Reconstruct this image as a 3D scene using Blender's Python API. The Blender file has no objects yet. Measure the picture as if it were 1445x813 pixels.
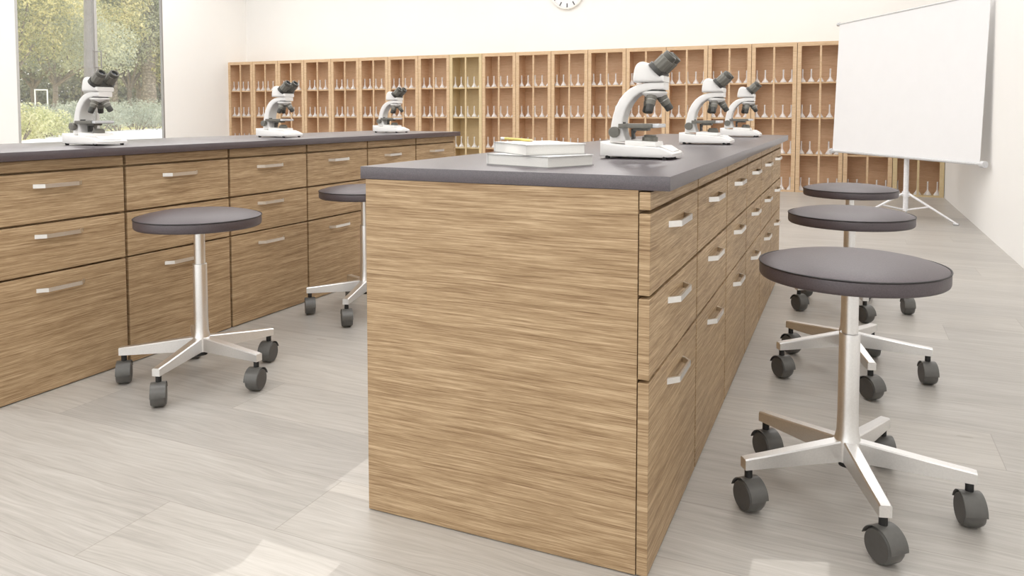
import bpy, bmesh, math, random
from mathutils import Vector, Matrix, Euler
PI = math.pi
random.seed(7)
S = bpy.context.scene
C = S.collection

# ------------------------------------------------------------------ materials
def new_mat(name):
    m = bpy.data.materials.new(name); m.use_nodes = True
    nt = m.node_tree; nt.nodes.clear()
    o = nt.nodes.new('ShaderNodeOutputMaterial')
    b = nt.nodes.new('ShaderNodeBsdfPrincipled')
    nt.links.new(b.outputs[0], o.inputs[0])
    return m, nt, b, o

def N(nt, t, **kw):
    n = nt.nodes.new(t)
    for k, v in kw.items(): setattr(n, k, v)
    return n

def math_node(nt, op, a, b=None):
    n = nt.nodes.new('ShaderNodeMath'); n.operation = op
    for i, v in enumerate((a, b)):
        if v is None: continue
        if isinstance(v, (int, float)): n.inputs[i].default_value = v
        else: nt.links.new(v, n.inputs[i])
    return n.outputs[0]

def scaled_coords(nt, src, scale, off=None):
    mp = nt.nodes.new('ShaderNodeMapping'); mp.inputs['Scale'].default_value = scale
    nt.links.new(src, mp.inputs['Vector'])
    if off is not None: nt.links.new(off, mp.inputs['Location'])
    return mp.outputs[0]

def noise(nt, vec, scale, detail=2, rough=.5, dist=0):
    n = nt.nodes.new('ShaderNodeTexNoise')
    n.inputs['Scale'].default_value = scale; n.inputs['Detail'].default_value = detail
    n.inputs['Roughness'].default_value = rough; n.inputs['Distortion'].default_value = dist
    nt.links.new(vec, n.inputs['Vector'])
    return n.outputs[0]

def ramp(nt, fac, stops):
    r = nt.nodes.new('ShaderNodeValToRGB'); el = r.color_ramp.elements
    while len(el) < len(stops): el.new(.5)
    for e, (p, c) in zip(el, stops): e.position = p; e.color = (*c, 1)
    nt.links.new(fac, r.inputs[0])
    return r.outputs[0]

def mix(nt, fac, a, b, mode='MIX'):
    m = nt.nodes.new('ShaderNodeMix'); m.data_type = 'RGBA'; m.blend_type = mode
    for s, v in ((m.inputs[0], fac), (m.inputs[6], a), (m.inputs[7], b)):
        if isinstance(v, (int, float)): s.default_value = v
        elif isinstance(v, tuple): s.default_value = (*v, 1)
        else: nt.links.new(v, s)
    return m.outputs[2]

def bump(nt, b, h, strength, dist=.001):
    n = nt.nodes.new('ShaderNodeBump'); n.inputs['Strength'].default_value = strength
    n.inputs['Distance'].default_value = dist
    nt.links.new(h, n.inputs['Height']); nt.links.new(n.outputs[0], b.inputs['Normal'])

def plain(name, col, rough=.5, metal=0, var=.06, scale=60, bstr=0, spec=.5):
    m, nt, b, o = new_mat(name)
    tc = N(nt, 'ShaderNodeTexCoord')
    n = noise(nt, tc.outputs['Object'], scale, 3)
    c = ramp(nt, n, [(.3, tuple(x*(1-var) for x in col)), (.7, tuple(min(1, x*(1+var)) for x in col))])
    nt.links.new(c, b.inputs['Base Color'])
    b.inputs['Roughness'].default_value = rough; b.inputs['Metallic'].default_value = metal
    b.inputs['Specular IOR Level'].default_value = spec
    if bstr: bump(nt, b, n, bstr)
    return m

def oak(name, dark, mid, light, fine=170., contrast=1., rough=.5):
    """oak veneer: thin horizontal streaks on every upright face"""
    m, nt, b, o = new_mat(name)
    tc = N(nt, 'ShaderNodeTexCoord'); oi = N(nt, 'ShaderNodeObjectInfo')
    comb = N(nt, 'ShaderNodeCombineXYZ')
    for i, k in enumerate((3.7, 5.1, 11.3)): nt.links.new(math_node(nt, 'MULTIPLY', oi.outputs['Random'], k), comb.inputs[i])
    add = N(nt, 'ShaderNodeVectorMath', operation='ADD')
    nt.links.new(tc.outputs['Object'], add.inputs[0]); nt.links.new(comb.outputs[0], add.inputs[1])
    P = add.outputs[0]
    # wavy grain: push z by a slow noise
    w = noise(nt, scaled_coords(nt, P, (2.2, 2.2, 5)), 1., 2)
    sep = N(nt, 'ShaderNodeSeparateXYZ'); nt.links.new(P, sep.inputs[0])
    z = math_node(nt, 'ADD', sep.outputs[2], math_node(nt, 'MULTIPLY', w, .016))
    cb = N(nt, 'ShaderNodeCombineXYZ')
    nt.links.new(sep.outputs[0], cb.inputs[0]); nt.links.new(sep.outputs[1], cb.inputs[1]); nt.links.new(z, cb.inputs[2])
    Q = cb.outputs[0]
    n1 = noise(nt, scaled_coords(nt, Q, (5, 5, fine)), 1., 3, .6)
    n2 = noise(nt, scaled_coords(nt, Q, (2, 2, fine*.22)), 1., 2)
    n3 = noise(nt, scaled_coords(nt, Q, (16, 16, fine*2.6)), 1., 3, .65)
    f = math_node(nt, 'ADD', math_node(nt, 'ADD', math_node(nt, 'MULTIPLY', n1, .44), math_node(nt, 'MULTIPLY', n2, .18)), math_node(nt, 'MULTIPLY', n3, .38))
    h = .5*.32/contrast
    c = ramp(nt, f, [(.5-h, dark), (.5, mid), (.5+h, light)])
    nt.links.new(c, b.inputs['Base Color'])
    b.inputs['Roughness'].default_value = rough; b.inputs['Specular IOR Level'].default_value = .3
    bump(nt, b, n1, .12)
    return m

OAK = oak('oak_veneer', (.225, .137, .071), (.405, .28, .160), (.61, .455, .29), 240., 1.25)
OAK_D = oak('oak_carcass', (.16, .095, .048), (.24, .15, .08), (.33, .22, .12))
CAB = oak('cabinet_oak_light', (.47, .31, .175), (.60, .425, .265), (.68, .51, .34), 90)
CAB_B = oak('cabinet_oak_back', (.54, .345, .205), (.68, .465, .30), (.75, .55, .38), 60, .8)
CABY = oak('cabinet_yellow_frame', (.50, .385, .215), (.60, .475, .28), (.65, .53, .34), 90, .6)
CABY_B = oak('cabinet_yellow_back', (.56, .43, .24), (.63, .495, .29), (.67, .53, .32), 60, .6)

def worktop_mat():
    m, nt, b, o = new_mat('worktop_laminate')
    tc = N(nt, 'ShaderNodeTexCoord')
    n = noise(nt, tc.outputs['Object'], 420, 2, .7)
    c = ramp(nt, n, [(.32, (.043, .033, .041)), (.68, (.086, .067, .080))])
    nt.links.new(c, b.inputs['Base Color'])
    b.inputs['Roughness'].default_value = .30; b.inputs['Specular IOR Level'].default_value = .5; b.inputs['IOR'].default_value = 1.85
    bump(nt, b, n, .2, .0005)
    return m
TOP = worktop_mat()
SEAT = plain('seat_leather', (.066, .051, .059), .44, 0, .16, 260, .35, .75)
PIPE = plain('seat_piping', (.02, .017, .019), .5)
STEEL = plain('brushed_aluminium', (.84, .835, .83), .36, 1, .03, 200)
HANDLE = plain('satin_handle', (.86, .85, .83), .3, 1, .02, 90)
CASTER = plain('caster_plastic', (.098, .096, .090), .34, 0, .05, 90, 0, .6)
CAST_D = plain('caster_disc', (.072, .068, .064), .5, 0, .05, 90)
BLACK = plain('black_rubber', (.013, .013, .013), .6)
WHITE_P = plain('white_enamel', (.80, .79, .775), .38, 0, .015, 30)
GREYP = plain('grey_plastic', (.155, .15, .13), .42, 0, .06, 120)
GREYM = plain('mid_plastic', (.095, .092, .08), .42, 0, .06, 120)
GREYD = plain('dark_plastic', (.05, .049, .045), .38, 0, .08, 120)
CHROME = plain('objective_metal', (.38, .37, .35), .28, 1, .05, 80)
LENS = plain('lens_glass', (.03, .035, .045), .08, 0, 0, 10)
PAPER = plain('book_pages', (.74, .73, .70), .8, 0, .03, 400)
COVER = plain('book_cover', (.75, .75, .75), .5, 0, .02, 60)
COVER_E = plain('book_board', (.33, .33, .32), .6, 0, .03, 60)
YELLOW = plain('pencil_yellow', (.70, .58, .15), .45)
SCREEN = plain('screen_fabric', (.79, .79, .805), .8, 0, .008, 6)
SCR_M = plain('screen_metal', (.62, .63, .65), .4, .3)
SCR_W = plain('screen_stand_white', (.80, .80, .82), .4)
CLOCK_F = plain('clock_face', (.80, .80, .83), .5, 0, .01, 20)
CLOCK_R = plain('clock_rim', (.80, .79, .76), .35, 0, .01, 20)
TICK = plain('clock_mark', (.09, .09, .09), .5)
WALL = plain('wall_paint', (.852, .846, .832), .75, 0, .012, 1.4)
WALL_L = plain('wall_paint_left', (.90, .895, .88), .75, 0, .01, 1.4)
CEIL = plain('ceiling_paint', (.88, .87, .85), .8, 0, .01, 1)
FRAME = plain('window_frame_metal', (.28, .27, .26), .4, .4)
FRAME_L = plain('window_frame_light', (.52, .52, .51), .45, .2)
BARK = plain('tree_bark', (.22, .18, .15), .9, 0, .35, 14, .5)
BARKG = plain('smooth_bark', (.19, .175, .168), .9, 0, .15, 8, .3)
POSTW = plain('post_white', (.75, .76, .76), .5)

def palm_bark():
    m, nt, b, o = new_mat('palm_bark')
    tc = N(nt, 'ShaderNodeTexCoord')
    v = N(nt, 'ShaderNodeTexVoronoi'); v.inputs['Scale'].default_value = 1
    nt.links.new(scaled_coords(nt, tc.outputs['Object'], (7, 7, 11)), v.inputs['Vector'])
    c = ramp(nt, v.outputs[0], [(.05, (.46, .40, .32)), (.6, (.20, .165, .13))])
    nt.links.new(c, b.inputs['Base Color']); b.inputs['Roughness'].default_value = .9
    return m
PALM = palm_bark()

def leaf_mat(name, cols, scale=1.3):
    m, nt, b, o = new_mat(name)
    g = N(nt, 'ShaderNodeNewGeometry')
    n = noise(nt, g.outputs['Position'], scale, 2)
    n2 = noise(nt, g.outputs['Position'], 17, 1)
    f = math_node(nt, 'ADD', math_node(nt, 'MULTIPLY', n, .6), math_node(nt, 'MULTIPLY', n2, .4))
    k = len(cols)
    c = ramp(nt, f, [(.34+.32*i/(k-1), cc) for i, cc in enumerate(cols)])
    nt.links.new(c, b.inputs['Base Color']); b.inputs['Roughness'].default_value = .6
    tr = N(nt, 'ShaderNodeBsdfTranslucent'); nt.links.new(c, tr.inputs[0])
    ms = N(nt, 'ShaderNodeMixShader'); ms.inputs[0].default_value = .4
    nt.links.new(b.outputs[0], ms.inputs[1]); nt.links.new(tr.outputs[0], ms.inputs[2])
    nt.links.new(ms.outputs[0], o.inputs[0])
    return m
LEAF_Y = leaf_mat('leaves_yellow_green', [(.19, .215, .12), (.35, .36, .18), (.66, .59, .27), (.84, .78, .50)], .9)
LEAF_G = leaf_mat('leaves_grey_green', [(.22, .26, .20), (.35, .38, .28), (.56, .56, .36), (.78, .75, .48)], .9)
LEAF_D = leaf_mat('leaves_dark_green', [(.10, .12, .085), (.20, .22, .15), (.42, .40, .24)], 1.1)
LEAF_B = leaf_mat('leaves_bush', [(.24, .28, .22), (.40, .44, .35), (.60, .62, .50)], 2.5)
LEAF_W = leaf_mat('leaves_bush_pale', [(.33, .38, .16), (.62, .62, .34), (.85, .82, .62)], 2.5)
LEAF_P = leaf_mat('palm_fronds_green', [(.12, .16, .10), (.24, .28, .16), (.42, .42, .22)], 2.)
LAWN = leaf_mat('lawn_grass', [(.40, .42, .18), (.66, .62, .30), (.82, .76, .45)], .35)
PAVE = plain('white_paving', (.86, .86, .86), .8, 0, .02, 1)

def floor_mat():
    m, nt, b, o = new_mat('pale_oak_planks')
    tc = N(nt, 'ShaderNodeTexCoord')
    sep = N(nt, 'ShaderNodeSeparateXYZ'); nt.links.new(tc.outputs['Object'], sep.inputs[0])
    X, Y = sep.outputs[0], sep.outputs[1]
    PW, PL = .2915, 2.18
    yr = math_node(nt, 'DIVIDE', math_node(nt, 'SUBTRACT', Y, 1.2185), PW)
    row = math_node(nt, 'FLOOR', yr); fy = math_node(nt, 'FRACT', yr)
    # joints step by .37 m from one row to the next
    m5 = math_node(nt, 'FLOORED_MODULO', row, 5.)
    off = None
    for k5, o5 in enumerate((1.719, 1.35, 2.595, 2.06, .92)):
        q5 = nt.nodes.new('ShaderNodeMath'); q5.operation = 'COMPARE'
        nt.links.new(m5, q5.inputs[0]); q5.inputs[1].default_value = k5; q5.inputs[2].default_value = .1
        tm = math_node(nt, 'MULTIPLY', q5.outputs[0], o5)
        off = tm if off is None else math_node(nt, 'ADD', off, tm)
    xr = math_node(nt, 'DIVIDE', math_node(nt, 'ADD', X, off), PL)
    col = math_node(nt, 'FLOOR', xr); fx = math_node(nt, 'FRACT', xr)
    cb = N(nt, 'ShaderNodeCombineXYZ'); nt.links.new(row, cb.inputs[0]); nt.links.new(col, cb.inputs[1])
    wn = N(nt, 'ShaderNodeTexWhiteNoise', noise_dimensions='2D'); nt.links.new(cb.outputs[0], wn.inputs['Vector'])
    r = wn.outputs['Value']
    g = N(nt, 'ShaderNodeCombineXYZ')
    nt.links.new(math_node(nt, 'ADD', X, math_node(nt, 'MULTIPLY', r, 37.)), g.inputs[0])
    nt.links.new(Y, g.inputs[1]); nt.links.new(math_node(nt, 'MULTIPLY', r, 9.), g.inputs[2])
    w = noise(nt, scaled_coords(nt, g.outputs[0], (1.6, 5, 1)), 1., 2)
    sp = N(nt, 'ShaderNodeSeparateXYZ'); nt.links.new(g.outputs[0], sp.inputs[0])
    g2 = N(nt, 'ShaderNodeCombineXYZ')
    nt.links.new(sp.outputs[0], g2.inputs[0]); nt.links.new(sp.outputs[2], g2.inputs[2])
    nt.links.new(math_node(nt, 'ADD', sp.outputs[1], math_node(nt, 'MULTIPLY', w, .10)), g2.inputs[1])
    n1 = noise(nt, scaled_coords(nt, g2.outputs[0], (2.6, 62, 1)), 1., 4, .62)
    n2 = noise(nt, scaled_coords(nt, g2.outputs[0], (1.1, 7, 1)), 1., 2)
    n3 = noise(nt, scaled_coords(nt, g2.outputs[0], (9, 190, 1)), 1., 2)
    f = math_node(nt, 'ADD', math_node(nt, 'ADD', math_node(nt, 'MULTIPLY', n1, .46), math_node(nt, 'MULTIPLY', n2, .24)), math_node(nt, 'MULTIPLY', n3, .30))
    c = ramp(nt, f, [(.33, (.33, .31, .286)), (.5, (.42, .399, .371)), (.67, (.50, .48, .452))])
    # every plank its own tone
    t = ramp(nt, r, [(0, (.93, .93, .935)), (.5, (1., 1., 1.)), (1, (1.07, 1.065, 1.055))])
    c = mix(nt, 1., c, t, 'MULTIPLY')
    # knots
    v = N(nt, 'ShaderNodeTexVoronoi'); v.inputs['Scale'].default_value = 1
    nt.links.new(scaled_coords(nt, g.outputs[0], (1.9, 5.5, 1)), v.inputs['Vector'])
    kn = math_node(nt, 'LESS_THAN', v.outputs[0], .055)
    c = mix(nt, math_node(nt, 'MULTIPLY', kn, .35), c, (.25, .215, .18))
    # seams
    dy = math_node(nt, 'MULTIPLY', math_node(nt, 'MINIMUM', fy, math_node(nt, 'SUBTRACT', 1., fy)), PW)
    dx = math_node(nt, 'MULTIPLY', math_node(nt, 'MINIMUM', fx, math_node(nt, 'SUBTRACT', 1., fx)), PL)
    seam = math_node(nt, 'LESS_THAN', math_node(nt, 'MINIMUM', dx, dy), .0014)
    c = mix(nt, math_node(nt, 'MULTIPLY', seam, .45), c, (.22, .19, .16))
    nt.links.new(c, b.inputs['Base Color'])
    b.inputs['Roughness'].default_value = .36; b.inputs['Specular IOR Level'].default_value = .35
    bump(nt, b, n1, .05)
    return m
FLOOR = floor_mat()

def glass_mat(name, col, refl, thick):
    """clear glass: mostly lets light straight through, mirrors a little"""
    m, nt, b, o = new_mat(name)
    tr = N(nt, 'ShaderNodeBsdfTransparent'); tr.inputs[0].default_value = (*col, 1)
    b.inputs['Base Color'].default_value = (.96, .96, .96, 1); b.inputs['Roughness'].default_value = .08
    lw = N(nt, 'ShaderNodeLayerWeight'); lw.inputs[0].default_value = .35
    f = math_node(nt, 'ADD', math_node(nt, 'MULTIPLY', lw.outputs['Facing'], thick), refl)
    ms = N(nt, 'ShaderNodeMixShader'); nt.links.new(f, ms.inputs[0])
    nt.links.new(tr.outputs[0], ms.inputs[1]); nt.links.new(b.outputs[0], ms.inputs[2])
    nt.links.new(ms.outputs[0], o.inputs[0])
    return m
FLASK_G = glass_mat('flask_glass', (.97, .97, .97), .42, .55)

def pane_mat():
    m, nt, b, o = new_mat('window_pane')
    tr = N(nt, 'ShaderNodeBsdfTransparent'); tr.inputs[0].default_value = (.95, .95, .95, 1)
    gl = N(nt, 'ShaderNodeBsdfGlossy'); gl.inputs['Roughness'].default_value = .02
    fr = N(nt, 'ShaderNodeFresnel'); fr.inputs[0].default_value = 1.5
    ge = N(nt, 'ShaderNodeNewGeometry')
    front = math_node(nt, 'SUBTRACT', 1., ge.outputs['Backfacing'])
    ms = N(nt, 'ShaderNodeMixShader'); nt.links.new(math_node(nt, 'MULTIPLY', fr.outputs[0], front), ms.inputs[0])
    hz = N(nt, 'ShaderNodeBsdfTranslucent'); hz.inputs[0].default_value = (.95, .95, .93, 1)
    mh = N(nt, 'ShaderNodeMixShader'); mh.inputs[0].default_value = .045      # white mixed in to imitate the hazy veil over the garden
    nt.links.new(tr.outputs[0], mh.inputs[1]); nt.links.new(hz.outputs[0], mh.inputs[2])
    nt.links.new(mh.outputs[0], ms.inputs[1]); nt.links.new(gl.outputs[0], ms.inputs[2])
    nt.links.new(ms.outputs[0], o.inputs[0])
    return m
PANE = pane_mat()

# ------------------------------------------------------------------ geometry
def box(bm, lo, hi, bev=0, seg=2, mtx=None):
    r = bmesh.ops.create_cube(bm, size=1)
    vs = r['verts']
    for v in vs: v.co = Vector([(l+h)/2 + c*(h-l) for l, h, c in zip(lo, hi, v.co)])
    if bev:
        es = list({e for v in vs for e in v.link_edges})
        rr = bmesh.ops.bevel(bm, geom=es, offset=bev, segments=seg, profile=.6, affect='EDGES')
        vs = list({v for f in rr['faces'] for v in f.verts} | {v for v in vs if v.is_valid})
    if mtx is not None: bmesh.ops.transform(bm, matrix=mtx, verts=[v for v in vs if v.is_valid])
    return vs

def frame_to(a, b):
    a, b = Vector(a), Vector(b); d = (b-a).normalized()
    u = d.orthogonal().normalized(); return a, b, d, u, d.cross(u)

def tube(bm, a, b, r1, r2=None, n=16, caps=True):
    r2 = r1 if r2 is None else r2
    a, b, d, u, w = frame_to(a, b)
    R = [[bm.verts.new(p + (u*math.cos(2*PI*i/n) + w*math.sin(2*PI*i/n))*r) for i in range(n)] for p, r in ((a, r1), (b, r2))]
    for i in range(n): bm.faces.new((R[0][i], R[0][(i+1) % n], R[1][(i+1) % n], R[1][i]))
    if caps: bm.faces.new(R[0][::-1]); bm.faces.new(R[1])

def lathe(bm, prof, n=32, a=(0, 0, 0), b=(0, 0, 1)):
    """prof: (radius, distance along a->b)"""
    a, b, d, u, w = frame_to(a, b)
    rings = []
    for r, t in prof:
        if r < 1e-6: rings.append([bm.verts.new(a + d*t)])
        else: rings.append([bm.verts.new(a + d*t + (u*math.cos(2*PI*i/n) + w*math.sin(2*PI*i/n))*r) for i in range(n)])
    for p, q in zip(rings, rings[1:]):
        for i in range(n):
            j = (i+1) % n
            if len(p) == 1 and len(q) == 1: continue
            if len(p) == 1: bm.faces.new((p[0], q[j], q[i]))
            elif len(q) == 1: bm.faces.new((p[i], p[j], q[0]))
            else: bm.faces.new((p[i], p[j], q[j], q[i]))

def prism(bm, pts, y0, y1, bev=0, seg=2):
    """outline in the x-z plane pushed along y"""
    A = [bm.verts.new((x, y0, z)) for x, z in pts]; B = [bm.verts.new((x, y1, z)) for x, z in pts]
    n = len(pts); fs = [bm.faces.new(A), bm.faces.new(B[::-1])]
    for i in range(n): fs.append(bm.faces.new((A[i], B[i], B[(i+1) % n], A[(i+1) % n])))
    bmesh.ops.recalc_face_normals(bm, faces=fs)
    if bev:
        es = list(set(fs[0].edges) | set(fs[1].edges))
        bmesh.ops.bevel(bm, geom=es, offset=bev, segments=seg, profile=.5, affect='EDGES')

def obj(name, bm, mat, parent=None, smooth=35, loc=None):
    bmesh.ops.recalc_face_normals(bm, faces=bm.faces)
    me = bpy.data.meshes.new(name)
    if smooth:
        for f in bm.faces: f.smooth = True
        ca = math.cos(math.radians(smooth))
        for e in bm.edges:
            if len(e.link_faces) == 2 and e.link_faces[0].normal.dot(e.link_faces[1].normal) < ca: e.smooth = False
    bm.to_mesh(me); bm.free()
    me.materials.append(mat)
    o = bpy.data.objects.new(name, me); C.objects.link(o)
    if parent is not None: o.parent = parent
    if loc is not None: o.location = loc
    return o

def BM(): return bmesh.new()
def bx(name, lo, hi, mat, parent=None, bev=0, seg=2):
    b = BM(); box(b, lo, hi, bev, seg); return obj(name, b, mat, parent)

def tag(o, label, cat, group=None):
    o['label'] = label; o['category'] = cat
    if group: o['group'] = group
    return o
def thing(name, label, cat, loc=(0, 0, 0), rz=0, group=None):
    o = bpy.data.objects.new(name, None); C.objects.link(o)
    o.location = loc; o.rotation_euler = (0, 0, rz); o.empty_display_size = .05
    return tag(o, label, cat, group)
def struct(o): o['kind'] = 'structure'; return o
def children_map():
    m = {}
    for o in C.objects:
        if o.parent: m.setdefault(o.parent, []).append(o)
    return m
def dup(root, loc, label, group=None, rz=None, kids=None):
    kids = kids or children_map()
    r = root.copy(); C.objects.link(r); r.location = loc; r['label'] = label
    if rz is not None: r.rotation_euler = (0, 0, rz)
    if group: r['group'] = group
    def rec(src, dst):
        for ch in kids.get(src, ()):
            c = ch.copy(); C.objects.link(c); c.parent = dst; rec(ch, c)
    rec(root, r)
    return r

# ------------------------------------------------------------------ room
XR, XL, YB, YN, ZC = 1.139, -10.904, 11.66, -4.0, 4.2
T = .22
b = BM(); box(b, (XL-T, YN-T, -.12), (XR+T, YB+T, 0)); struct(obj('floor', b, FLOOR, smooth=0))
struct(bx('wall_right', (XR, YN-T, 0), (XR+T, YB+T, ZC), WALL))
struct(bx('wall_back', (XL-T, YB, 0), (XR, YB+T, ZC), WALL))

def wall_with_hole(name, axis, at, t, a0, a1, z0, z1, h, mat):
    """upright wall with one opening h=(a,b,z0,z1); axis 'x': runs along x"""
    b = BM()
    def seg(p, q, r, s):
        if axis == 'y': box(b, (at, p, r), (at+t, q, s))
        else: box(b, (p, at, r), (q, at+t, s))
    seg(a0, h[0], z0, z1); seg(h[1], a1, z0, z1)
    if h[2] > z0: seg(h[0], h[1], z0, h[2])
    if h[3] < z1: seg(h[0], h[1], h[3], z1)
    return struct(obj(name, b, mat, smooth=0))
WY0, WY1, WZ0, WZ1 = 7.10, 9.66, .42, 3.95
wall_with_hole('wall_left', 'y', XL-.075, .075, YN-T, YB+T, 0, ZC, (WY0, WY1, WZ0, WZ1), WALL_L)
NX0, NX1, NZ0, NZ1 = -10.2, .7, .25, 3.9
wall_with_hole('wall_near', 'x', YN-T, T, XL, XR, 0, ZC, (NX0, NX1, NZ0, NZ1), WALL)

# left window: a pair of glazed leaves
def window_left():
    w = thing('window_1', '', ''); del w['label']; del w['category']; struct(w)
    w.location = (XL, 0, 0)
    x0, x1 = -.055, -.02
    fw = .020; mid = 8.385
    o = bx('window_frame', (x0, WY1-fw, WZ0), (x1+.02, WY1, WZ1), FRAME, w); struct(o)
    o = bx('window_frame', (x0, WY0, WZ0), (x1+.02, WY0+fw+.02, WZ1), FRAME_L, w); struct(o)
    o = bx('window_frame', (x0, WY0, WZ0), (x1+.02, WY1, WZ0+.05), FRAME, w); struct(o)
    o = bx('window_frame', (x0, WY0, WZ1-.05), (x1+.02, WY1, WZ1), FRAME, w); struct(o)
    o = bx('sash_stile', (x0, mid-.034, WZ0+.05), (x1, mid-.026, WZ1-.05), FRAME, w); struct(o)  # dark strip painted in for the shaded side of the stile
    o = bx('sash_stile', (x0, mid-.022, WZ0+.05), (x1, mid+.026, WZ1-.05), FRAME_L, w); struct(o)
    for y0, y1 in ((WY0+.05, mid-.034), (mid+.026, WY1-.020)):
        o = bx('window_pane', (-.05, y0, WZ0+.05), (-.044, y1, WZ1-.05), PANE, w); struct(o)
    for s, y in ((1, 8.287), (1, 8.43)):
        b = BM(); tube(b, (.035, y, 1.80), (.035, y, 2.08), .009, n=10)
        for z in (1.815, 2.065): tube(b, (.035, y, z), (-.03, 8.36, z), .006, n=8)
        struct(obj('window_handle', b, FRAME, w))
window_left()
# big window behind the camera
def window_near():
    w = thing('window_2', '', ''); del w['label']; del w['category']; struct(w); w.location = (0, YN, 0)
    b = BM()
    n = 6
    for i in range(n+1):
        x = NX0 + (NX1-NX0)*i/n; box(b, (max(NX0, x-.03), -.15, NZ0), (min(NX1, x+.03), -.08, NZ1))
    for z in (NZ0, NZ1-.06): box(b, (NX0, -.15, z), (NX1, -.08, z+.06))
    struct(obj('window_frame', b, FRAME, w, smooth=0))
    for i in range(n):
        x0 = NX0 + (NX1-NX0)*i/n; x1 = NX0 + (NX1-NX0)*(i+1)/n
        struct(bx('window_pane', (max(NX0, x0)+.03, -.12, NZ0+.06), (x1-.03, -.114, NZ1-.06), PANE, w))
window_near()

# ceiling with three unseen openings, added and shaped to cast the floor's sun patches
HOLES = [(-1.365, -1.206, 1.739, 2.0), (-1.343, -1.10, 1.10, 1.462), (-.193, -.022, 1.60, 1.885)]
def ceiling():
    b = BM()
    xs = sorted({XL-T, XR+T} | {h[i] for h in HOLES for i in (0, 1)})
    ys = sorted({YN-T, YB+T, 1.36, 1.289} | {h[i] for h in HOLES for i in (2, 3)})
    V = {(i, j): b.verts.new((x, y, ZC)) for i, x in enumerate(xs) for j, y in enumerate(ys)}
    hole = lambda x, y: any(h[0] < x < h[1] and h[2] < y < h[3] for h in HOLES)
    for i in range(len(xs)-1):
        for j in range(len(ys)-1):
            if not hole((xs[i]+xs[i+1])/2, (ys[j]+ys[j+1])/2):
                b.faces.new((V[i, j], V[i+1, j], V[i+1, j+1], V[i, j+1]))
    V[xs.index(-1.343), ys.index(1.36)].co.x = -1.319
    V[xs.index(-1.343), ys.index(1.289)].co.x = -1.358
    V[xs.index(-.022), ys.index(1.885)].co.y = 1.944
    r = bmesh.ops.extrude_face_region(b, geom=b.faces[:])
    bmesh.ops.translate(b, vec=(0, 0, .05), verts=[g for g in r['geom'] if isinstance(g, bmesh.types.BMVert)])
    struct(obj('ceiling', b, CEIL, smooth=0))
ceiling()

# ------------------------------------------------------------------ islands of drawers
H, TT = .9444, .0336; HB = H-TT
XD, XP, XK = -.4096, -.4369, -1.1838
Y0, W = 1.6993, .6
Z_RAIL = (.866, HB-.004)
ORD = ['first', 'second', 'third', 'fourth', 'fifth', 'sixth', 'seventh', 'eighth', 'ninth', 'tenth', 'eleventh', 'twelfth', 'thirteenth', 'fourteenth', 'fifteenth', 'sixteenth', 'seventeenth', 'eighteenth', 'nineteenth', 'twentieth']

def handle_bm(x, y0, y1, z):
    # flat strip bent into a shallow trapezoid
    b = BM(); h = .0078; d = .027; k = .031; t = .0055
    out = [(0, y0), (d, y0+k), (d, y1-k), (0, y1)]
    inn = [(0, y1-t*2), (d-t, y1-k-t*.4), (d-t, y0+k+t*.4), (0, y0+t*2)]
    A = [b.verts.new((x+p, q, z-h)) for p, q in out+inn]; B = [b.verts.new((x+p, q, z+h)) for p, q in out+inn]
    n = len(A)
    for i, j in ((0, 1), (1, 2), (2, 3)):
        for V in (A, B): b.faces.new((V[i], V[j], V[n-1-j], V[n-1-i]))
    for i in range(n): b.faces.new((A[i], A[(i+1) % n], B[(i+1) % n], B[i]))
    return b

def drawer_cabinet(label, last, group):
    t = thing('drawer_cabinet', label, 'cabinet', (XD, Y0, 0), 0, group)
    dx = lambda x: x-XD
    bx('body', (dx(XK), 0, .003), (dx(XP)-.001, W, HB-.0005), OAK, t)
    y1 = W-.007 if not last else W-.03
    y0 = .0005 if 'nearest' in label else .007
    xa = dx(XP)+.0015
    bx('top_rail', (xa, y0, Z_RAIL[0]), (0, y1, Z_RAIL[1]), OAK, t, .0008, 1)
    for (z0, z1, hz) in ((.668, .857, .808), (.471, .659, .614), (.004, .463, .405)):
        d = bx('drawer', (xa, y0, z0), (0, y1, z1), OAK, t, .0008, 1)
        obj('handle', handle_bm(0, .197, .400, hz), HANDLE, d)
    return t

NEARNESS = ['nearest the camera', 'second from the near end', 'third from the near end', 'third from the far end', 'second from the far end', 'at the far end']
def island(side, off):
    """six cabinets, an end panel, a worktop"""
    g = 'drawer cabinets of the %s counter' % side
    a = drawer_cabinet('oak three-drawer cabinet of the %s counter, nearest the camera' % side, False, g)
    c1 = drawer_cabinet('oak three-drawer cabinet of the %s counter, %s' % (side, NEARNESS[1]), False, g)
    c6 = drawer_cabinet('oak three-drawer cabinet of the %s counter, %s' % (side, NEARNESS[5]), True, g)
    base = Vector((XD+off, Y0, 0))
    a.location = base; c1.location = base + Vector((0, W, 0)); c6.location = base + Vector((0, 5*W, 0))
    km = children_map()
    for i in (2, 3, 4):
        dup(c1, base + Vector((0, i*W, 0)), 'oak three-drawer cabinet of the %s counter, %s' % (side, NEARNESS[i]), g, kids=km)
    p = bx('end_stile', (XP+.0015-XD, -.029, .003), (0, 0, HB-.001), OAK)
    p.location = base + Vector((0, 6*W, 0)); tag(p, 'narrow upright oak strip closing the far end of the %s counter' % side, 'panel')
    b = BM(); box(b, (-1.2022-XD, .0045-.003, HB), (-.365-XD, 3.6023, H), .0016, 2)
    wt = obj('worktop', b, TOP); wt.location = base
    tag(wt, 'long dark grey worktop over the %s counter' % side, 'worktop')
island('right', 0); island('left', -2.43)

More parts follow.
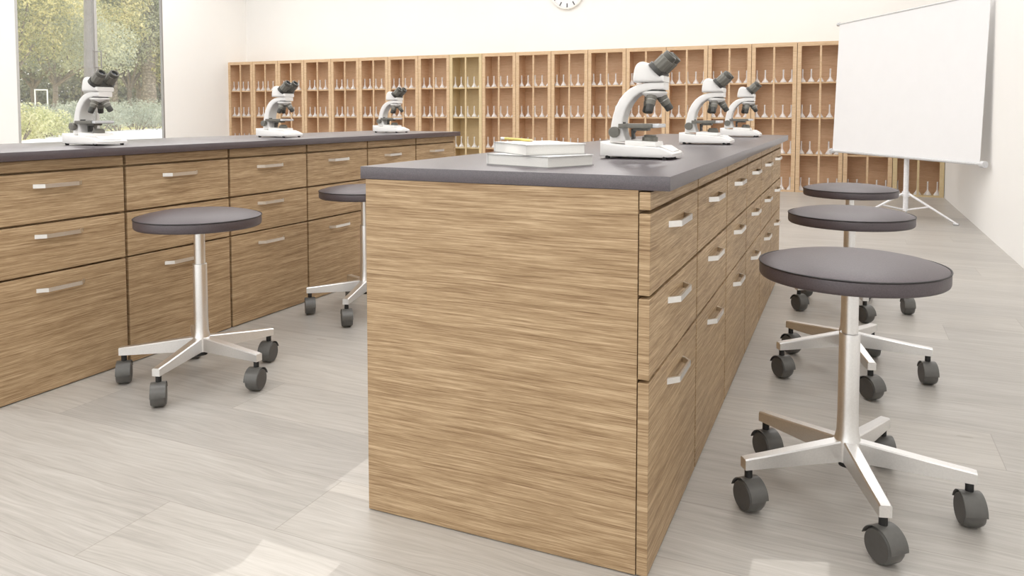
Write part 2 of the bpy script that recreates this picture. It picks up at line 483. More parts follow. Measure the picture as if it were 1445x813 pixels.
# ------------------------------------------------------------------ stools
def make_stool(label):
    t = thing('stool', label, 'stool', (0, 0, 0), 0, 'rolling stools along the counters')
    R = .243
    b = BM(); lathe(b, [(0, .631), (R-.006, .631), (R-.002, .634), (R, .640), (R, .664), (R-.002, .669), (R-.004, .6705), (R-.010, .673), (R-.030, .680), (R-.07, .688), (R-.13, .694), (.05, .697), (0, .6975)], 72)
    seat = obj('seat', b, SEAT, t, 50)
    b = BM()
    n, k = 72, 8; rr = .0024
    ring = [[b.verts.new(((R-.0005+rr*math.cos(2*PI*j/k))*math.cos(2*PI*i/n), (R-.0005+rr*math.cos(2*PI*j/k))*math.sin(2*PI*i/n), .6695+rr*math.sin(2*PI*j/k))) for j in range(k)] for i in range(n)]
    for i in range(n):
        for j in range(k): b.faces.new((ring[i][j], ring[(i+1) % n][j], ring[(i+1) % n][(j+1) % k], ring[i][(j+1) % k]))
    obj('piping', b, PIPE, seat, 80)
    b = BM(); lathe(b, [(.06, .6305), (.06, .622), (.0215, .616), (.0215, .470)], 28); obj('gas_lift', b, STEEL, t, 40)
    b = BM(); lathe(b, [(.0215, .4775), (.0255, .4775), (.0272, .476), (.0275, .474), (.0275, .26), (.029, .20), (.034, .178), (.036, .17), (.036, .118), (0, .118)], 36); obj('column', b, STEEL, t, 40)
    b = BM(); tube(b, (0, 0, .100), (0, 0, .1185), .022, n=20); obj('hub_cap', b, BLACK, t)
    for i, (ax) in enumerate((14, 14, 43, 43, 43)):
        a = math.radians(-2+72*i)
        ca, sa = math.cos(a), math.sin(a)
        b = BM()
        sec = []
        for r, z0, z1, w in ((.022, .119, .177, .0185), (.25, .1165, .152, .0158), (.300, .116, .1475, .0152), (.313, .116, .1455, .0150)):
            c = .0035
            sec.append([b.verts.new((r, y, z)) for y, z in ((-w, z0), (w, z0), (w, z1-c), (w-c, z1), (-w+c, z1), (-w, z1-c))])
        for p, q in zip(sec, sec[1:]):
            for j in range(6): b.faces.new((p[j], p[(j+1) % 6], q[(j+1) % 6], q[j]))
        b.faces.new(sec[0][::-1]); b.faces.new(sec[-1])
        bmesh.ops.rotate(b, matrix=Matrix.Rotation(a, 3, 'Z'), verts=b.verts)
        obj('leg', b, STEEL, t, 25)
        # caster: axis direction ax (degrees)
        px, py = .297*ca, .297*sa
        A = math.radians(ax); d = Vector((math.cos(A), math.sin(A), 0)); q = Vector((-d.y, d.x, 0))
        cen = Vector((px, py, .0445)) - q*.006
        rw, hw = .0435, .0255
        b = BM()
        lathe(b, [(0, -hw), (rw-.0052, -hw), (rw-.0040, -hw+.0012), (rw-.0022, -hw+.006), (rw, -hw+.010), (rw, hw-.010), (rw-.0022, hw-.006), (rw-.0040, hw-.0012), (rw-.0052, hw), (0, hw)], 40, cen, cen+d)
        wh = obj('caster', b, CASTER, t, 35)
        b = BM()   # hood over the top
        m = 22; r1 = rw+.0040; h1 = hw+.0012
        a0, a1 = math.radians(16), math.radians(180)
        rows = []
        for s in range(m+1):
            th = a0+(a1-a0)*s/m
            u = q*math.cos(th) + Vector((0, 0, 1))*math.sin(th)
            rows.append([b.verts.new(cen + u*rad + d*off) for off, rad in ((-h1, rw+.0024), (-h1, r1), (h1, r1), (h1, rw+.0024))])
        for p, r in zip(rows, rows[1:]):
            for j in range(4): b.faces.new((p[j], p[(j+1) % 4], r[(j+1) % 4], r[j]))
        b.faces.new(rows[0]); b.faces.new(rows[-1][::-1])
        obj('hood', b, CASTER, wh, 35)
        b = BM()
        for s in (-1, 1): tube(b, cen+d*s*(hw-.001), cen+d*s*(hw+.0008), rw-.0058, n=36)
        obj('disc', b, CAST_D, wh)
        b = BM(); tube(b, (px, py, .086), (px, py, .1165), .0105, n=16); obj('stem', b, BLACK, wh)
    return t
s0 = make_stool('round grey stool in front of the left counter, whole in view')
s0.location = (-2.408, 2.289, 0)
km = children_map()
dup(s0, (-2.408, 3.445, 0), 'round grey stool at the left counter, half hidden behind the right counter', kids=km)
dup(s0, (.014, 2.289, 0), 'round grey stool beside the right counter, closest to the camera', kids=km)
dup(s0, (.012, 3.437, 0), 'round grey stool beside the right counter, middle of the row', kids=km)
dup(s0, (.012, 4.597, 0), 'round grey stool beside the right counter, farthest of the row', kids=km)

# ------------------------------------------------------------------ microscopes
def make_microscope(label):
    t = thing('microscope', label, 'microscope', (0, 0, 0), 0, 'white microscopes on the counters')
    K = 2096.
    P = lambda x, y: ((x-125)/K-.1155, (752-y)/K)
    # base
    b = BM()
    prism(b, [P(125, 640), P(170, 652), P(300, 664), P(480, 672), P(528, 676), P(600, 704), P(610, 714), P(609, 735), P(530, 740), P(125, 736)], -.077, .077, .005)
    base = obj('base', b, WHITE_P, t, 40)
    b = BM(); prism(b, [P(280, 668), P(280, 634), P(300, 630), P(485, 641), P(492, 670)], -.052, .052, .003); obj('deck', b, WHITE_P, base, 40)
    b = BM(); prism(b, [P(505, 672), P(512, 664), P(548, 666), P(600, 698), P(590, 708), P(540, 690)], -.05, .05, .004); obj('front_lip', b, WHITE_P, base, 40)
    for x in (163, 540):
        for y in (-.068, .068):
            px, _ = P(x+12, 0)
            b = BM(); tube(b, (px, y, 0), (px, y, .010), .0075, .0085, n=16); obj('foot', b, BLACK, t)
    # arm
    b = BM()
    outer = [(163, 645), (168, 585), (176, 520), (188, 463), (205, 410), (230, 361), (265, 318), (305, 287), (350, 266), (395, 255), (440, 251), (531, 251)]
    inner = [(531, 299), (480, 298), (420, 304), (370, 320), (330, 348), (298, 388), (272, 437), (257, 490), (254, 545), (264, 595), (282, 640)]
    prism(b, [P(*p) for p in outer+inner], -.036, .036, .006, 3); obj('arm', b, WHITE_P, t, 40)
    # head
    b = BM()
    prism(b, [P(*p) for p in [(326, 249), (325, 215), (329, 185), (338, 150), (350, 130), (368, 118), (392, 115), (430, 126), (532, 214), (532, 249)]], -.046, .046, .009, 3)
    head = obj('head', b, WHITE_P, t, 40)
    # eyepieces
    a = Vector((P(478, 168)[0], 0, P(478, 168)[1])); e = Vector((P(574, 77)[0], 0, P(574, 77)[1])); d = (e-a).normalized()
    L = (e-a).length
    b = BM()
    for s in (-1, 1):
        o = a+Vector((0, s*.031, 0)); tube(b, o-d*.006, o+d*.008, .030, .029, n=28)
    u = Vector((d.z, 0, -d.x))
    mt = Matrix(((d.x, 0, u.x, a.x), (0, 1, 0, 0), (d.z, 0, u.z, a.z), (0, 0, 0, 1)))
    box(b, (-.006, -.031, -.029), (.0075, .031, .029), .001, 1, mt)
    obj('eyepiece_plate', b, GREYD, t, 40)
    for s in (-1, 1):
        o = a+Vector((0, s*.031, 0)); f = o + Vector((0, s*.001, 0))
        b = BM()
        n = 40
        prof = [(.0225, .007), (.0235, .010), (.0235, .046), (.0215, .048), (.0205, .0485)]
        lathe(b, prof, n, f, f+d)
        # grip ribs
        for v in b.verts:
            rel = v.co-f; ax = rel.dot(d); rad = rel-d*ax
            if .009 < ax < .047 and rad.length > .022:
                ang = math.atan2(rad.y, rad.dot(u)); v.co = f+d*ax+rad*(1-.07*(int(ang/(2*PI)*20+20) % 2))
        ep = obj('eyepiece', b, GREYP, t, 30)
        b = BM(); lathe(b, [(.0205, .047), (.0215, .049), (.0210, L), (.019, L+.002), (.0145, L+.002), (.0130, L-.004)], 32, f, f+d); obj('eyecup', b, GREYM, ep, 40)
        b = BM(); lathe(b, [(.0135, L-.005), (0, L-.003)], 24, f, f+d); obj('lens', b, LENS, ep, 60)
    # nosepiece
    c = Vector((P(450, 0)[0], 0, 0)); za = P(0, 299)[1]
    b = BM(); lathe(b, [(0, za+.001), (.034, za+.001), (.034, za-.003), (.030, za-.005)], 32, c, c+Vector((0, 0, 1))); obj('turret_ring', b, BLACK, t, 40)
    b = BM(); lathe(b, [(.032, za-.003), (.0405, za-.0065), (.041, za-.010), (.038, za-.014), (.026, za-.022), (0, za-.026)], 36, c, c+Vector((0, 0, 1))); obj('nosepiece', b, WHITE_P, t, 40)
    for az, ln, tip in ((20, .056, .0), (140, .060, .0), (262, .060, .012)):
        A = math.radians(az); tl = math.radians(33 if az == 20 else 24)
        dr = Vector((math.sin(tl)*math.cos(A), math.sin(tl)*math.sin(A), -math.cos(tl)))
        o = c + Vector((.020*math.cos(A), .020*math.sin(A), za-.016))
        b = BM()
        lathe(b, [(.0135, -.002), (.0165, .002), (.0168, .014), (.0155, .016), (.0155, .018), (.0150, .030), (.0138, .036)], 28, o, o+dr)
        ob = obj('objective', b, GREYP, t, 40)
        b = BM(); lathe(b, [(.0152, .0178), (.0157, .0185), (.0157, .0205), (.0151, .0212)], 28, o, o+dr); obj('collar_ring', b, CHROME, ob, 40)
        b = BM(); lathe(b, [(.0136, .035), (.0128, .038), (.0126, ln-.003), (.0105, ln), (0, ln+.0005)], 28, o, o+dr); obj('tip', b, GREYD, ob, 40)
    # stage
    x0, z0 = P(235, 551); x1, z1 = P(462, 522); x2 = P(506, 0)[0]
    bx('stage', (x0, -.052, z0), (x1, .052, z1), GREYP, t, .0015)
    bx('slide_holder', (x1, -.048, z0+.002), (x2, .048, z1-.0005), SCR_M, t, .0015)
    b = BM(); prism(b, [P(300, 556), P(328, 556), P(326, 572), P(316, 590), P(322, 622), P(302, 628)], -.012, .012, .001); obj('stage_bracket', b, GREYD, t)
    b = BM(); box(b, (P(318, 0)[0], -.022, P(0, 569)[1]), (P(416, 0)[0], .022, z0), .002); obj('condenser', b, GREYP, t)
    b = BM(); box(b, (P(250, 0)[0], -.03, z1), (P(262, 0)[0], -.005, z1+.005), .001); tube(b, (P(256, 0)[0], -.028, z1), (P(246, 0)[0], -.028, z1+.009), .002, n=8); obj('stage_clip', b, GREYD, t)
    lc = Vector((P(424, 0)[0], 0, 0)); zl = P(0, 637)[1]
    b = BM(); lathe(b, [(.0245, zl-.002), (.0245, P(0, 612)[1]), (.0225, P(0, 609)[1]), (.0195, P(0, 609)[1]), (.0195, P(0, 598)[1]), (.016, P(0, 596)[1]), (0, P(0, 597)[1])], 36, lc, lc+Vector((0, 0, 1))); obj('illuminator', b, GREYP, t, 40)
    kx, kz = P(208, 578)
    for s in (-1, 1):
        o = Vector((kx, s*.035, kz)); dd = Vector((0, s, 0))
        b = BM(); lathe(b, [(.0120, 0), (.0120, .006), (.0172, .007), (.0175, .009), (.0175, .022), (.0160, .0245), (0, .0255)], 32, o, o+dd); obj('focus_knob', b, GREYP, t, 40)
    return t
m0 = make_microscope('large white microscope on the right counter, nearest, beside the books')
m0.location = (-.605, 2.385, H)
km = children_map()
dup(m0, (-.605, 3.605, H), 'white microscope on the right counter, middle of its row', kids=km)
dup(m0, (-.605, 4.825, H), 'white microscope on the right counter, at the far end', kids=km)
dup(m0, (-3.112, 2.37, H), 'white microscope on the left counter, in front of the window', kids=km)
dup(m0, (-3.122, 3.60, H), 'white microscope on the left counter, middle of its row', kids=km)
dup(m0, (-3.130, 4.83, H), 'white microscope on the left counter, at the far end', kids=km)

# ------------------------------------------------------------------ books and pencil
def book(label, corner, e1, e2, z, th):
    """corner nearest the camera, edge vectors to the left and to the right corner"""
    t = thing('book', label, 'book', (corner[0], corner[1], z), 0, 'white books on the right counter')
    e1, e2 = Vector((*e1, 0)), Vector((*e2, 0))
    mt = Matrix(((e1.x, e2.x, 0, 0), (e1.y, e2.y, 0, 0), (0, 0, 1, 0), (0, 0, 0, 1)))
    k = .0018
    b = BM(); box(b, (.012, .012, k), (1, .985, th-k), 0, 1, mt); obj('pages', b, PAPER, t)
    for z0, z1 in ((0, k), (th-k, th)):
        b = BM(); box(b, (-.004, -.004, z0), (1.006, 1.0, z1), 0, 1, mt); obj('cover', b, COVER if z0 else COVER_E, t)
    b = BM(); box(b, (1.0, -.004, 0), (1.012, 1.0, th), 0, 1, mt); obj('spine', b, COVER, t)
    b = BM(); box(b, (-.004, -.006, th-k), (1.006, -.0035, th-.0002), 0, 1, mt); obj('cover_edge', b, COVER_E, t)
    return t
book('thick white book lying at the bottom of the pair on the right counter', (-.713, 1.839), (-.211, .074), (.072, .160), H, .0295)
book('thick white book lying on the other book, under the yellow pencil', (-.782, 1.853), (-.176, .178), (.116, .152), H+.0295, .0295)
def pencil():
    a = Vector((-1.012, 2.200, H+.0590+.0042)); e = Vector((-.838, 2.046, H+.0590+.0042)); d = (e-a).normalized()
    t = thing('pencil', 'yellow pencil with white end lying on the upper book', 'pencil', (*a.xy, H+.059))
    p = lambda s: (Vector((0, 0, .0042))) + d*s
    L = (e-a).length
    b = BM(); tube(b, p(.028), p(L-.018), .0042, n=6); obj('body', b, YELLOW, t, 20)
    b = BM(); tube(b, p(0), p(.028), .0042, n=12); obj('eraser', b, COVER, t)
    b = BM(); tube(b, p(L-.018), p(L), .0041, .0006, n=12); obj('tip', b, plain('pencil_wood', (.66, .52, .33), .7), t)
pencil()

# ------------------------------------------------------------------ wall of cabinets with flasks
YC, CW, ZT = 11.159, .60215, 2.062
SH = [(1.497, 1.516), (1.010, 1.029), (.507, .526)]
def cabinet(i, mf, mb, label):
    x0 = XR-CW*(20-i)
    t = thing('display_cabinet', label, 'cabinet', (x0, YC, 0), 0, 'tall open oak cabinets along the back wall')
    w = CW-.007; D = YB-YC-.003; DB = .345; st = .052
    bx('side_panel', (0, .022, 0), (.02, D, ZT), mb, t); bx('side_panel', (w-.02, .022, 0), (w, D, ZT), mb, t)
    bx('back_panel', (.02, DB-.012, 0), (w-.02, DB, ZT-.02), mb, t)
    bx('top_panel', (.02, .022, ZT-.02), (w-.02, D, ZT), mf, t)
    bx('bottom_panel', (.02, .022, 0), (w-.02, DB-.0125, .02), mf, t)
    b = BM()
    box(b, (0, 0, 0), (st, .022, ZT)); box(b, (w-st, 0, 0), (w, .022, ZT))
    box(b, (st, 0, ZT-.054), (w-st, .022, ZT)); box(b, (st, 0, 0), (w-st, .022, .022))
    obj('front_frame', b, mf, t, 0)
    bx('centre_bar', (w/2-.0125, .001, .022), (w/2+.0125, .021, ZT-.054), mf, t)
    for z0, z1 in SH: bx('shelf', (.02, .0225, z0), (w-.02, DB-.0125, z1), mf, t)
    return t
def cab_label(i):
    if i == 8: return 'yellowish open oak cabinet, ninth from the left along the back wall'
    if i == 19: return 'open oak cabinet in the right corner, behind the screen stand'
    if i == 0: return 'open oak cabinet at the left end of the back wall row'
    return 'tall open oak cabinet with flasks, %s from the left along the back wall' % ORD[i]
c0 = cabinet(0, CAB, CAB_B, cab_label(0))
c8 = cabinet(8, CABY, CABY_B, cab_label(8))
c19 = cabinet(19, CABY, CAB_B, cab_label(19))
km = children_map()
for i in range(1, 19):
    if i != 8: dup(c0, (XR-CW*(20-i), YC, 0), cab_label(i), kids=km)

def make_flask():
    b = BM()
    lathe(b, [(0, 0), (.043, 0), (.046, .003), (.046, .007), (.039, .018), (.024, .040), (.0135, .058), (.0105, .070), (.0095, .080), (.0090, .168), (.0115, .173), (.0115, .177), (.0075, .177), (.0070, .09)], 20)
    return obj('flask', b, FLASK_G, smooth=60)
f0 = make_flask(); first = True
SHELF_WORD = ['top shelf', 'middle shelf', 'lower shelf', 'floor']
POSN = ['leftmost', 'second', 'third', 'fourth', 'rightmost']
for i in range(20):
    for s in range(4):
        if s == 2 and i in (18, 19): continue
        if s == 3 and i < 15: continue
        if s in (0, 1) and i in (18, 19): continue
        z = (SH[s][1] if s < 3 else .020) + .0006
        for k in range(5):
            x = XR-CW*(20-i) + CW*(k+.5)/5 - .004
            x = min(max(x, XR-CW*(20-i)+.0655), XR-CW*(20-i)+CW-.073)
            o = f0 if first else f0.copy()
            if not first: C.objects.link(o)
            first = False
            o.location = (x, YC+.082, z)
            cab = 'right corner cabinet' if i == 19 else 'yellowish ninth cabinet' if i == 8 else '%s cabinet from the left' % ORD[i]
            tag(o, 'long-necked glass flask, %s on the %s of the %s' % (POSN[k], SHELF_WORD[s], cab), 'flask', 'glass flasks in the back cabinets')

# ------------------------------------------------------------------ clock
def clock():
    t = thing('wall_clock', 'round white clock high on the back wall above the cabinets', 'clock', (-4.19, YB, 3.045))
    R = .285; Yd = Vector((0, -1, 0))
    b = BM(); lathe(b, [(0, .001), (R, .001), (R+.002, .02), (R, .045), (R-.012, .05), (R-.026, .046), (R-.030, .035)], 64, (0, 0, 0), Yd); obj('case', b, CLOCK_R, t, 40)
    b = BM(); lathe(b, [(R-.028, .030), (0, .0305)], 64, (0, 0, 0), Yd); obj('face', b, CLOCK_F, t)
    for k in range(12):
        a = 2*PI*k/12
        b = BM(); box(b, (-.009, -.034, R-.095), (.009, -.030, R-.030)); bmesh.ops.rotate(b, matrix=Matrix.Rotation(a, 3, 'Y'), verts=b.verts); obj('hour_mark', b, TICK, t, 0)
    for ln, w, a, y in ((.14, .008, 305, -.037), (.21, .006, 50, -.041)):
        b = BM(); box(b, (-w, y-.003, -.03), (w, y, ln)); bmesh.ops.rotate(b, matrix=Matrix.Rotation(math.radians(a), 3, 'Y'), verts=b.verts); obj('hand', b, TICK, t, 0)
    b = BM(); tube(b, (0, -.03, 0), (0, -.046, 0), .014, n=20); obj('spindle', b, TICK, t)
clock()

# ------------------------------------------------------------------ projection screen
def screen():
    kk = .963; P0 = Vector((.553*kk, 8.93*kk, 0)); th = math.radians(31)
    d = Vector((-math.sin(th), math.cos(th), 0)); n = Vector((math.cos(th), math.sin(th), 0))
    t = thing('projection_screen', 'white pull-up projection screen on a tripod by the right wall', 'projection screen', P0)
    s0, s1 = -1.049*kk, 1.424*kk
    zb, ztop, q = 1.0866+kk*(.634-1.0866), 1.0866+kk*(2.170-1.0866), .055
    Q = lambda s, z, off=0: d*s + n*(q*(z-zb)/(ztop-zb)+off) + Vector((0, 0, z))
    b = BM()
    vs = [b.verts.new(Q(s, z, off)) for off in (-.0015, .0015) for s, z in ((s0, zb), (s1, zb), (s1, ztop), (s0, ztop))]
    for f in ((0, 1, 2, 3), (7, 6, 5, 4), (0, 4, 5, 1), (1, 5, 6, 2), (2, 6, 7, 3), (3, 7, 4, 0)): b.faces.new([vs[i] for i in f])
    obj('fabric', b, SCREEN, t, 0)
    b = BM(); tube(b, Q(s0-.03, zb-.008), Q(s1+.01, zb-.008), .014, n=20); bar = obj('bottom_bar', b, SCR_M, t)
    for s in (s0-.045, s1+.015):
        b = BM(); tube(b, Q(s-.022, zb-.008), Q(s+.022, zb-.008), .030, n=24); obj('end_cap', b, SCR_M, bar)
    b = BM(); tube(b, Q(s0-.03, ztop+.006), Q(s1+.01, ztop+.006), .009, n=16); tb = obj('top_bar', b, SCR_M, t)
    b = BM(); tube(b, Q(s1+.0, ztop+.006), Q(s1+.035, ztop+.006), .022, n=20); obj('end_cap', b, SCR_M, tb)
    # stand
    off = n*.085 + d*.115
    b = BM(); tube(b, off+Vector((0, 0, .085)), off+Vector((0, 0, ztop-.01)), .025, .022, n=20); obj('pole', b, SCR_W, t)
    b = BM(); box(b, (-.02, -.02, ztop-.03), (.02, .02, ztop+.002), .003, 2, Matrix.Translation(off-n*.006)); obj('hook', b, SCR_M, t)
    b = BM(); tube(b, off+Vector((0, 0, .235)), off+Vector((0, 0, .285)), .036, n=20); obj('collar', b, SCR_W, t)
    foot0 = Vector((.975-P0.x, 8.451-P0.y, 0))-off
    a0 = math.atan2(foot0.y, foot0.x); L = foot0.length
    for k in range(3):
        a = a0+2*PI*k/3; u = Vector((math.cos(a), math.sin(a), 0))
        top = off+u*.03+Vector((0, 0, .265)); ft = off+u*L+Vector((0, 0, .014))
        b = BM(); tube(b, top, ft, .012, .009, n=12); lg = obj('leg', b, SCR_W, t)
        b = BM(); tube(b, ft-u*.03+Vector((0, 0, -.003)), ft+u*.02+Vector((0, 0, -.003)), .011, n=12); obj('foot', b, SCR_M, lg)
        b = BM(); tube(b, off+u*.02+Vector((0, 0, .10)), top.lerp(ft, .45), .008, n=10); obj('strut', b, SCR_W, lg)
screen()

# ------------------------------------------------------------------ garden beyond the left window
GZ = .45
def polar(t, deg):
    a = math.radians(deg); return Vector((-math.sin(a)*t, math.cos(a)*t, 0))
b = BM(); vs = [b.verts.new(p) for p in ((XL-T-.05, -2, GZ-.02), (XL-T-.05, 30, GZ-.02), (-120, 110, GZ-.02), (-120, -2, GZ-.02))]; b.faces.new(vs[::-1])
o = obj('lawn', b, LAWN, smooth=0); o['kind'] = 'stuff'; o['label'] = 'sunlit pale lawn under the trees outside the window'; o['category'] = 'grass'
# white terrace, its far edge runs slantwise
E1, E2 = polar(20.9, 56.8), polar(37, 48.6)
dirE = (E2-E1).normalized()
pts = [Vector((XL-T-.02, 2, 0)), E1-dirE*14]
for k in range(9):
    f = k/8; p = E1.lerp(E2, f); nrm = Vector((-dirE.y, dirE.x, 0)); pts.append(p+nrm*(.9*math.sin(PI*f)))
pts += [E2+dirE*5, Vector((XL-T-.02, 30, 0))]
b = BM(); f = b.faces.new([b.verts.new((p.x, p.y, GZ)) for p in pts]); bmesh.ops.recalc_face_normals(b, faces=[f])
r = bmesh.ops.extrude_face_region(b, geom=[f]); bmesh.ops.translate(b, vec=(0, 0, -.1), verts=[g for g in r['geom'] if isinstance(g, bmesh.types.BMVert)])
struct(obj('ground_terrace', b, PAVE, smooth=0))

def leaves(name, mat, parent, blobs, n, size, rng, flat=.35, hollow=.35):
    """many small leaves inside ellipsoids (cx,cy,cz,rx,ry,rz)"""
    vols = [bl[3]*bl[4]*bl[5] for bl in blobs]; V = []; F = []
    for k in range(n):
        cx, cy, cz, rx, ry, rz = rng.choices(blobs, vols)[0]
        while True:
            u = Vector((rng.uniform(-1, 1), rng.uniform(-1, 1), rng.uniform(-1, 1)))
            if hollow < u.length < 1: break
        p = Vector((cx+u.x*rx, cy+u.y*ry, cz+u.z*rz))
        s = size*rng.uniform(.6, 1.4)
        e = Euler((rng.uniform(-1.2, 1.2), rng.uniform(-1.2, 1.2), rng.uniform(0, 6.3))).to_matrix()
        i = len(V)
        V += [p+e@Vector(c)*s for c in ((-1, 0, 0), (0, -.45, .1), (1, 0, 0), (0, .45, .1))]
        F.append((i, i+1, i+2, i+3))
    me = bpy.data.meshes.new(name); me.from_pydata([tuple(v) for v in V], [], F); me.materials.append(mat)
    o = bpy.data.objects.new(name, me); C.objects.link(o); o.parent = parent
    return o

def tree(label, t, deg, tr, h0, blobs, mat, n, size, seed, bark=BARK, lean=0, group='trees in the garden'):
    rng = random.Random(seed)
    p = polar(t, deg)
    e = thing('broadleaf_tree', label, 'tree', (p.x, p.y, GZ), 0, group)
    b = BM()
    pts = [Vector((lean*k/5*h0*.3+.06*rng.uniform(-1, 1), .06*rng.uniform(-1, 1), h0*k/5)) for k in range(6)]; pts[0] = Vector((0, 0, -.05))
    for k in range(5): tube(b, pts[k], pts[k+1], tr*(1-.08*k), tr*(1-.08*(k+1)), n=10)
    obj('trunk', b, bark, e, 60)
    b = BM()
    for bl in blobs:
        c = Vector(bl[:3]); tube(b, pts[-1]-Vector((0, 0, .15)), c, tr*.45, tr*.12, n=7)
    obj('branch', b, bark, e, 60)
    leaves('foliage', mat, e, blobs, n, size, rng)
    return e
def crown(seed, r, zc, k=7, sq=.8):
    rng = random.Random(seed); out = [(0, 0, zc, r*.75, r*.75, r*.7)]
    for i in range(k):
        a = 2*PI*i/k+rng.uniform(-.3, .3); q = r*rng.uniform(.45, .75)
        out.append((math.cos(a)*q, math.sin(a)*q, zc+rng.uniform(-.45, .55)*r, r*.5*rng.uniform(.8, 1.2), r*.5*rng.uniform(.8, 1.2), r*.45*sq))
    return out
G = 'trees in the garden'
tree('yellow-green leafy tree at the left side of the window', 31, 57.2, .13, 1.9, crown(1, 2.6, 3.9), LEAF_Y, 15000, .065, 11)
tree('grey-green leafy tree left of the smooth grey trunk', 33, 54.9, .13, 1.8, crown(2, 2.5, 3.7), LEAF_G, 15000, .065, 12)
tree('yellow tree right behind the smooth grey trunk', 39, 52.6, .15, 2.1, crown(3, 2.8, 4.6), LEAF_Y, 14000, .075, 13)
tree('grey-green tree at the right side of the window', 41, 50.6, .16, 1.9, crown(4, 3.0, 4.6), LEAF_G, 16000, .08, 14)
tree('tall yellow-green tree beyond the palm trunk', 43.5, 48.6, .18, 2.0, crown(5, 3.3, 4.9), LEAF_Y, 15000, .085, 15)
tree('olive tree deep in the garden, left', 44, 56.0, .2, 2.0, crown(6, 3.6, 4.6), LEAF_D, 9000, .12, 16)
tree('olive tree deep in the garden, middle', 45, 53.2, .2, 2.2, crown(7, 3.6, 4.8), LEAF_D, 9000, .12, 17)
tree('olive tree deep in the garden, right', 46, 50.0, .2, 2.0, crown(8, 3.8, 4.6), LEAF_G, 9000, .12, 18)
tree('dark tree at the far left of the garden', 42, 60.0, .2, 2.0, crown(9, 3.4, 4.6), LEAF_D, 7000, .12, 19)
tree('yellowish tree outside the right jamb of the window', 42, 45.8, .2, 2.0, crown(10, 3.2, 4.4), LEAF_Y, 7000, .12, 20)
# big smooth trunk
def big_trunk():
    p = polar(25, 53.0)
    e = thing('tall_tree', 'tall smooth grey tree trunk crossing the window', 'tree', (p.x, p.y, GZ))
    b = BM(); tube(b, (0, 0, -.05), (0, .1, 4.0), .150, .132, n=20); tube(b, (0, .1, 4.0), (.05, .2, 8.5), .132, .10, n=20); obj('trunk', b, BARKG, e, 60)
    rng = random.Random(5); leaves('foliage', LEAF_G, e, [(0, .2, 9, 2.2, 2.2, 1.5)], 1500, .1, rng)
big_trunk()
def palm(label, t, deg, r, h, seed, fr, droop=1.):
    rng = random.Random(seed); p = polar(t, deg)
    e = thing('palm_tree', label, 'tree', (p.x, p.y, GZ), 0, 'palms in the garden')
    b = BM()
    n = 14
    lathe(b, [(r*(1.15-.15*min(1, k/4)+.05*(k % 2)), h*k/n-.03) for k in range(n+1)], 16); obj('trunk', b, PALM, e, 60)
    V = []; F = []
    for k in range(fr):
        a = 2*PI*k/fr+rng.uniform(-.2, .2); up = rng.uniform(-.9, 1.0); L = rng.uniform(1.6, 2.3)
        u = Vector((math.cos(a), math.sin(a), 0)); side = Vector((-u.y, u.x, 0)); pr = Vector((0, 0, h))
        m = 22
        for j in range(m):
            f = (j+1)/m
            pt = Vector((0, 0, h)) + u*(L*f*(1-.25*f)) + Vector((0, 0, up*L*f*.8-droop*L*f*f*.95))
            for s in (-1, 1):
                i = len(V); ll = .42*(1-.55*abs(f-.4)); tip = pt+side*s*ll*.75+u*ll*.4+Vector((0, 0, -ll*.55))
                V += [pr, pt, tip]; F.append((i, i+1, i+2))
            pr = pt
    me = bpy.data.meshes.new('fronds'); me.from_pydata([tuple(v) for v in V], [], F); me.materials.append(LEAF_P)
    o = bpy.data.objects.new('fronds', me); C.objects.link(o); o.parent = e
palm('palm with a thick scaly trunk at the right side of the window', 40.5, 49.4, .30, 7.6, 31, 22)
palm('palm with drooping dark fronds right of the smooth trunk', 41, 51.55, .19, 5.6, 32, 30, 1.25)

def hedge(label, t, deg, wd, h, seed):
    rng = random.Random(seed); p = polar(t, deg)
    e = thing('hedge', label, 'hedge', (p.x, p.y, GZ), 0, 'dark hedges closing the garden')
    b = BM()
    for k in range(5): tube(b, (rng.uniform(-wd, wd)*.6, rng.uniform(-wd, wd)*.6, -.02), (rng.uniform(-wd, wd)*.5, rng.uniform(-wd, wd)*.5, h*.7), .05, .02, n=6)
    obj('stem', b, BARK, e)
    leaves('foliage', LEAF_D, e, [(rng.uniform(-.7, .7)*wd, rng.uniform(-.7, .7)*wd, h*rng.uniform(.3, .6), wd*.6, wd*.6, h*.42) for _ in range(9)], 5000, .14, rng, hollow=.1)
for k, (dg, lb) in enumerate(((60.5, 'left of the window view'), (57.6, 'at the left of the window view'), (54.9, 'behind the white posts'), (52.2, 'behind the smooth trunk'), (49.5, 'behind the palm trunk'), (46.8, 'right of the window view'))):
    hedge('dark hedge far back in the garden, ' + lb, 58, dg, 2.2, 4.2, 60+k)

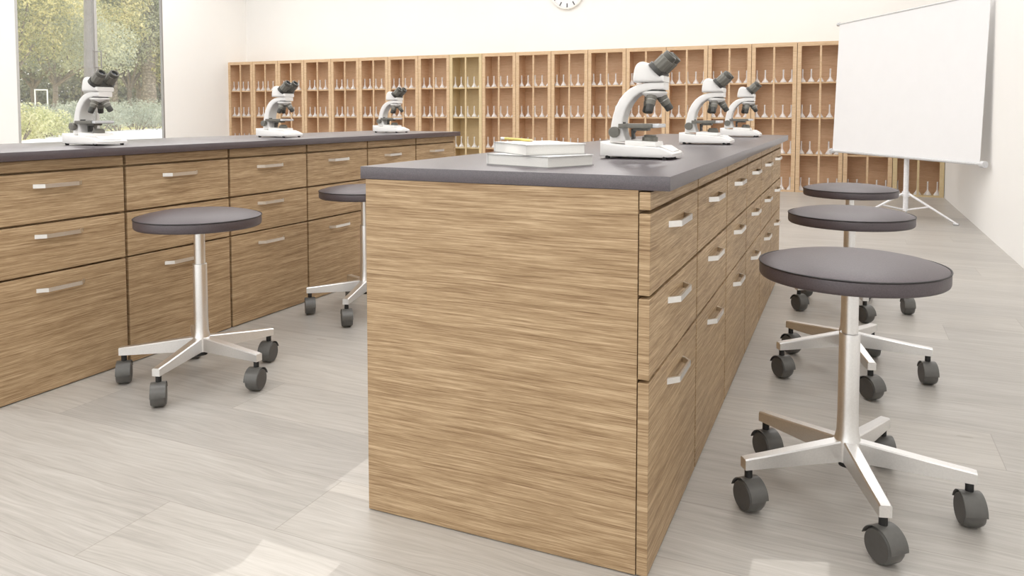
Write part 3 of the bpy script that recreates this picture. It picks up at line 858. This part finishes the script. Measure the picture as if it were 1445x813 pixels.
def bush(label, t, deg, r, h, mat, seed, n):
    rng = random.Random(seed); p = polar(t, deg)
    e = thing('bush', label, 'bush', (p.x, p.y, GZ), 0, 'bushes along the terrace')
    bl = [(rng.uniform(-.6, .6)*r, rng.uniform(-.6, .6)*r, h*rng.uniform(.35, .62), r*.55, r*.55, h*.42) for _ in range(6)]
    b = BM()
    for q in bl: tube(b, (q[0]*.3, q[1]*.3, -.02), q[:3], .02, .008, n=6)
    obj('stem', b, BARK, e)
    leaves('foliage', mat, e, bl, n, .042, rng, hollow=.2)
BW = ['pale flowering bush at the left corner of the window', 'yellowish bush beside the pale flowering one', 'grey-green bush in front of the white posts', 'grey-green bush left of the window microscope', 'bluish bush behind the microscope arm', 'grey bush right of the microscope stage', 'low bush in front of the thick palm trunk', 'broad green bush at the right jamb of the window', 'green bush just beyond the right jamb']
for k, (t, dg, r, h) in enumerate(((22.4, 56.9, .85, 1.0), (24.2, 55.7, .9, .8), (25.6, 55.0, 1.0, 1.02), (27.2, 53.9, 1.1, 1.05), (29.2, 52.6, 1.2, 1.1), (31.2, 51.3, 1.2, 1.15), (33.2, 50.2, 1.3, 1.2), (35.4, 49.1, 1.3, 1.25), (37.4, 47.9, 1.4, 1.2))):
    bush(BW[k], t, dg, r, h, LEAF_W if k in (0, 1) else LEAF_B, 40+k, 2600)
def garden_frame(name, label, t, deg, w, h, r):
    p = polar(t, deg); e = thing(name, label, 'frame', (p.x, p.y, GZ), math.radians(deg), 'white posts in the garden')
    for s in (-.5, .5):
        b = BM(); tube(b, (s*w, 0, 0), (s*w, 0, h), r, n=10); obj('post', b, POSTW, e)
    b = BM(); tube(b, (-w*.5-r, 0, h-r), (w*.5+r, 0, h-r), r, n=10); obj('crossbar', b, POSTW, e)
garden_frame('white_post_frame', 'white post frame standing at the left of the garden', 29, 55.65, .34, 1.42, .022)
garden_frame('white_rail_frame', 'low white frame seen left of the window microscope', 31, 54.05, .28, .95, .03)

# ------------------------------------------------------------------ light
w = bpy.data.worlds.new('sky'); S.world = w; w.use_nodes = True
bg = w.node_tree.nodes['Background']; bg.inputs[0].default_value = (1, .995, .98, 1); bg.inputs[1].default_value = 2.15
sun = bpy.data.lights.new('sun', 'SUN'); sun.energy = 1.1; sun.angle = .0015; sun.color = (1, .97, .92)
so = bpy.data.objects.new('sun', sun); C.objects.link(so); so.location = (0, 0, 30)
k = 0
for x in (-9.4, -7.0, -4.6, -2.3, .1):  # unseen area lights added below the ceiling as soft fill
    for y in (-1.6, 2.2, 5.8, 9.3):
        l = bpy.data.lights.new('ceiling_fill', 'AREA'); l.shape = 'RECTANGLE'; l.size = 1.5; l.size_y = 2.2; l.energy = 38; l.color = (1, .992, .985)
        lo = bpy.data.objects.new('ceiling_fill', l); C.objects.link(lo); lo.location = (x, y, ZC-.02)

# ------------------------------------------------------------------ camera
cam = bpy.data.cameras.new('camera'); co = bpy.data.objects.new('camera', cam); C.objects.link(co)
cam.sensor_fit = 'HORIZONTAL'; cam.sensor_width = 36; cam.lens = 26.7027
cam.shift_y = -.13138; cam.clip_start = .05; cam.clip_end = 300
yaw, pitch = .4176, -.0527
co.location = (0, 0, 1.0866)
co.rotation_euler = (PI/2+pitch, 0, yaw)
S.camera = co
S.view_settings.view_transform = 'Standard'; S.view_settings.look = 'None'
S.view_settings.gamma = 1; S.view_settings.use_curve_mapping = False; S.view_settings.exposure = -.01
cy = S.cycles
cy.max_bounces = 10; cy.diffuse_bounces = 6; cy.transparent_max_bounces = 24
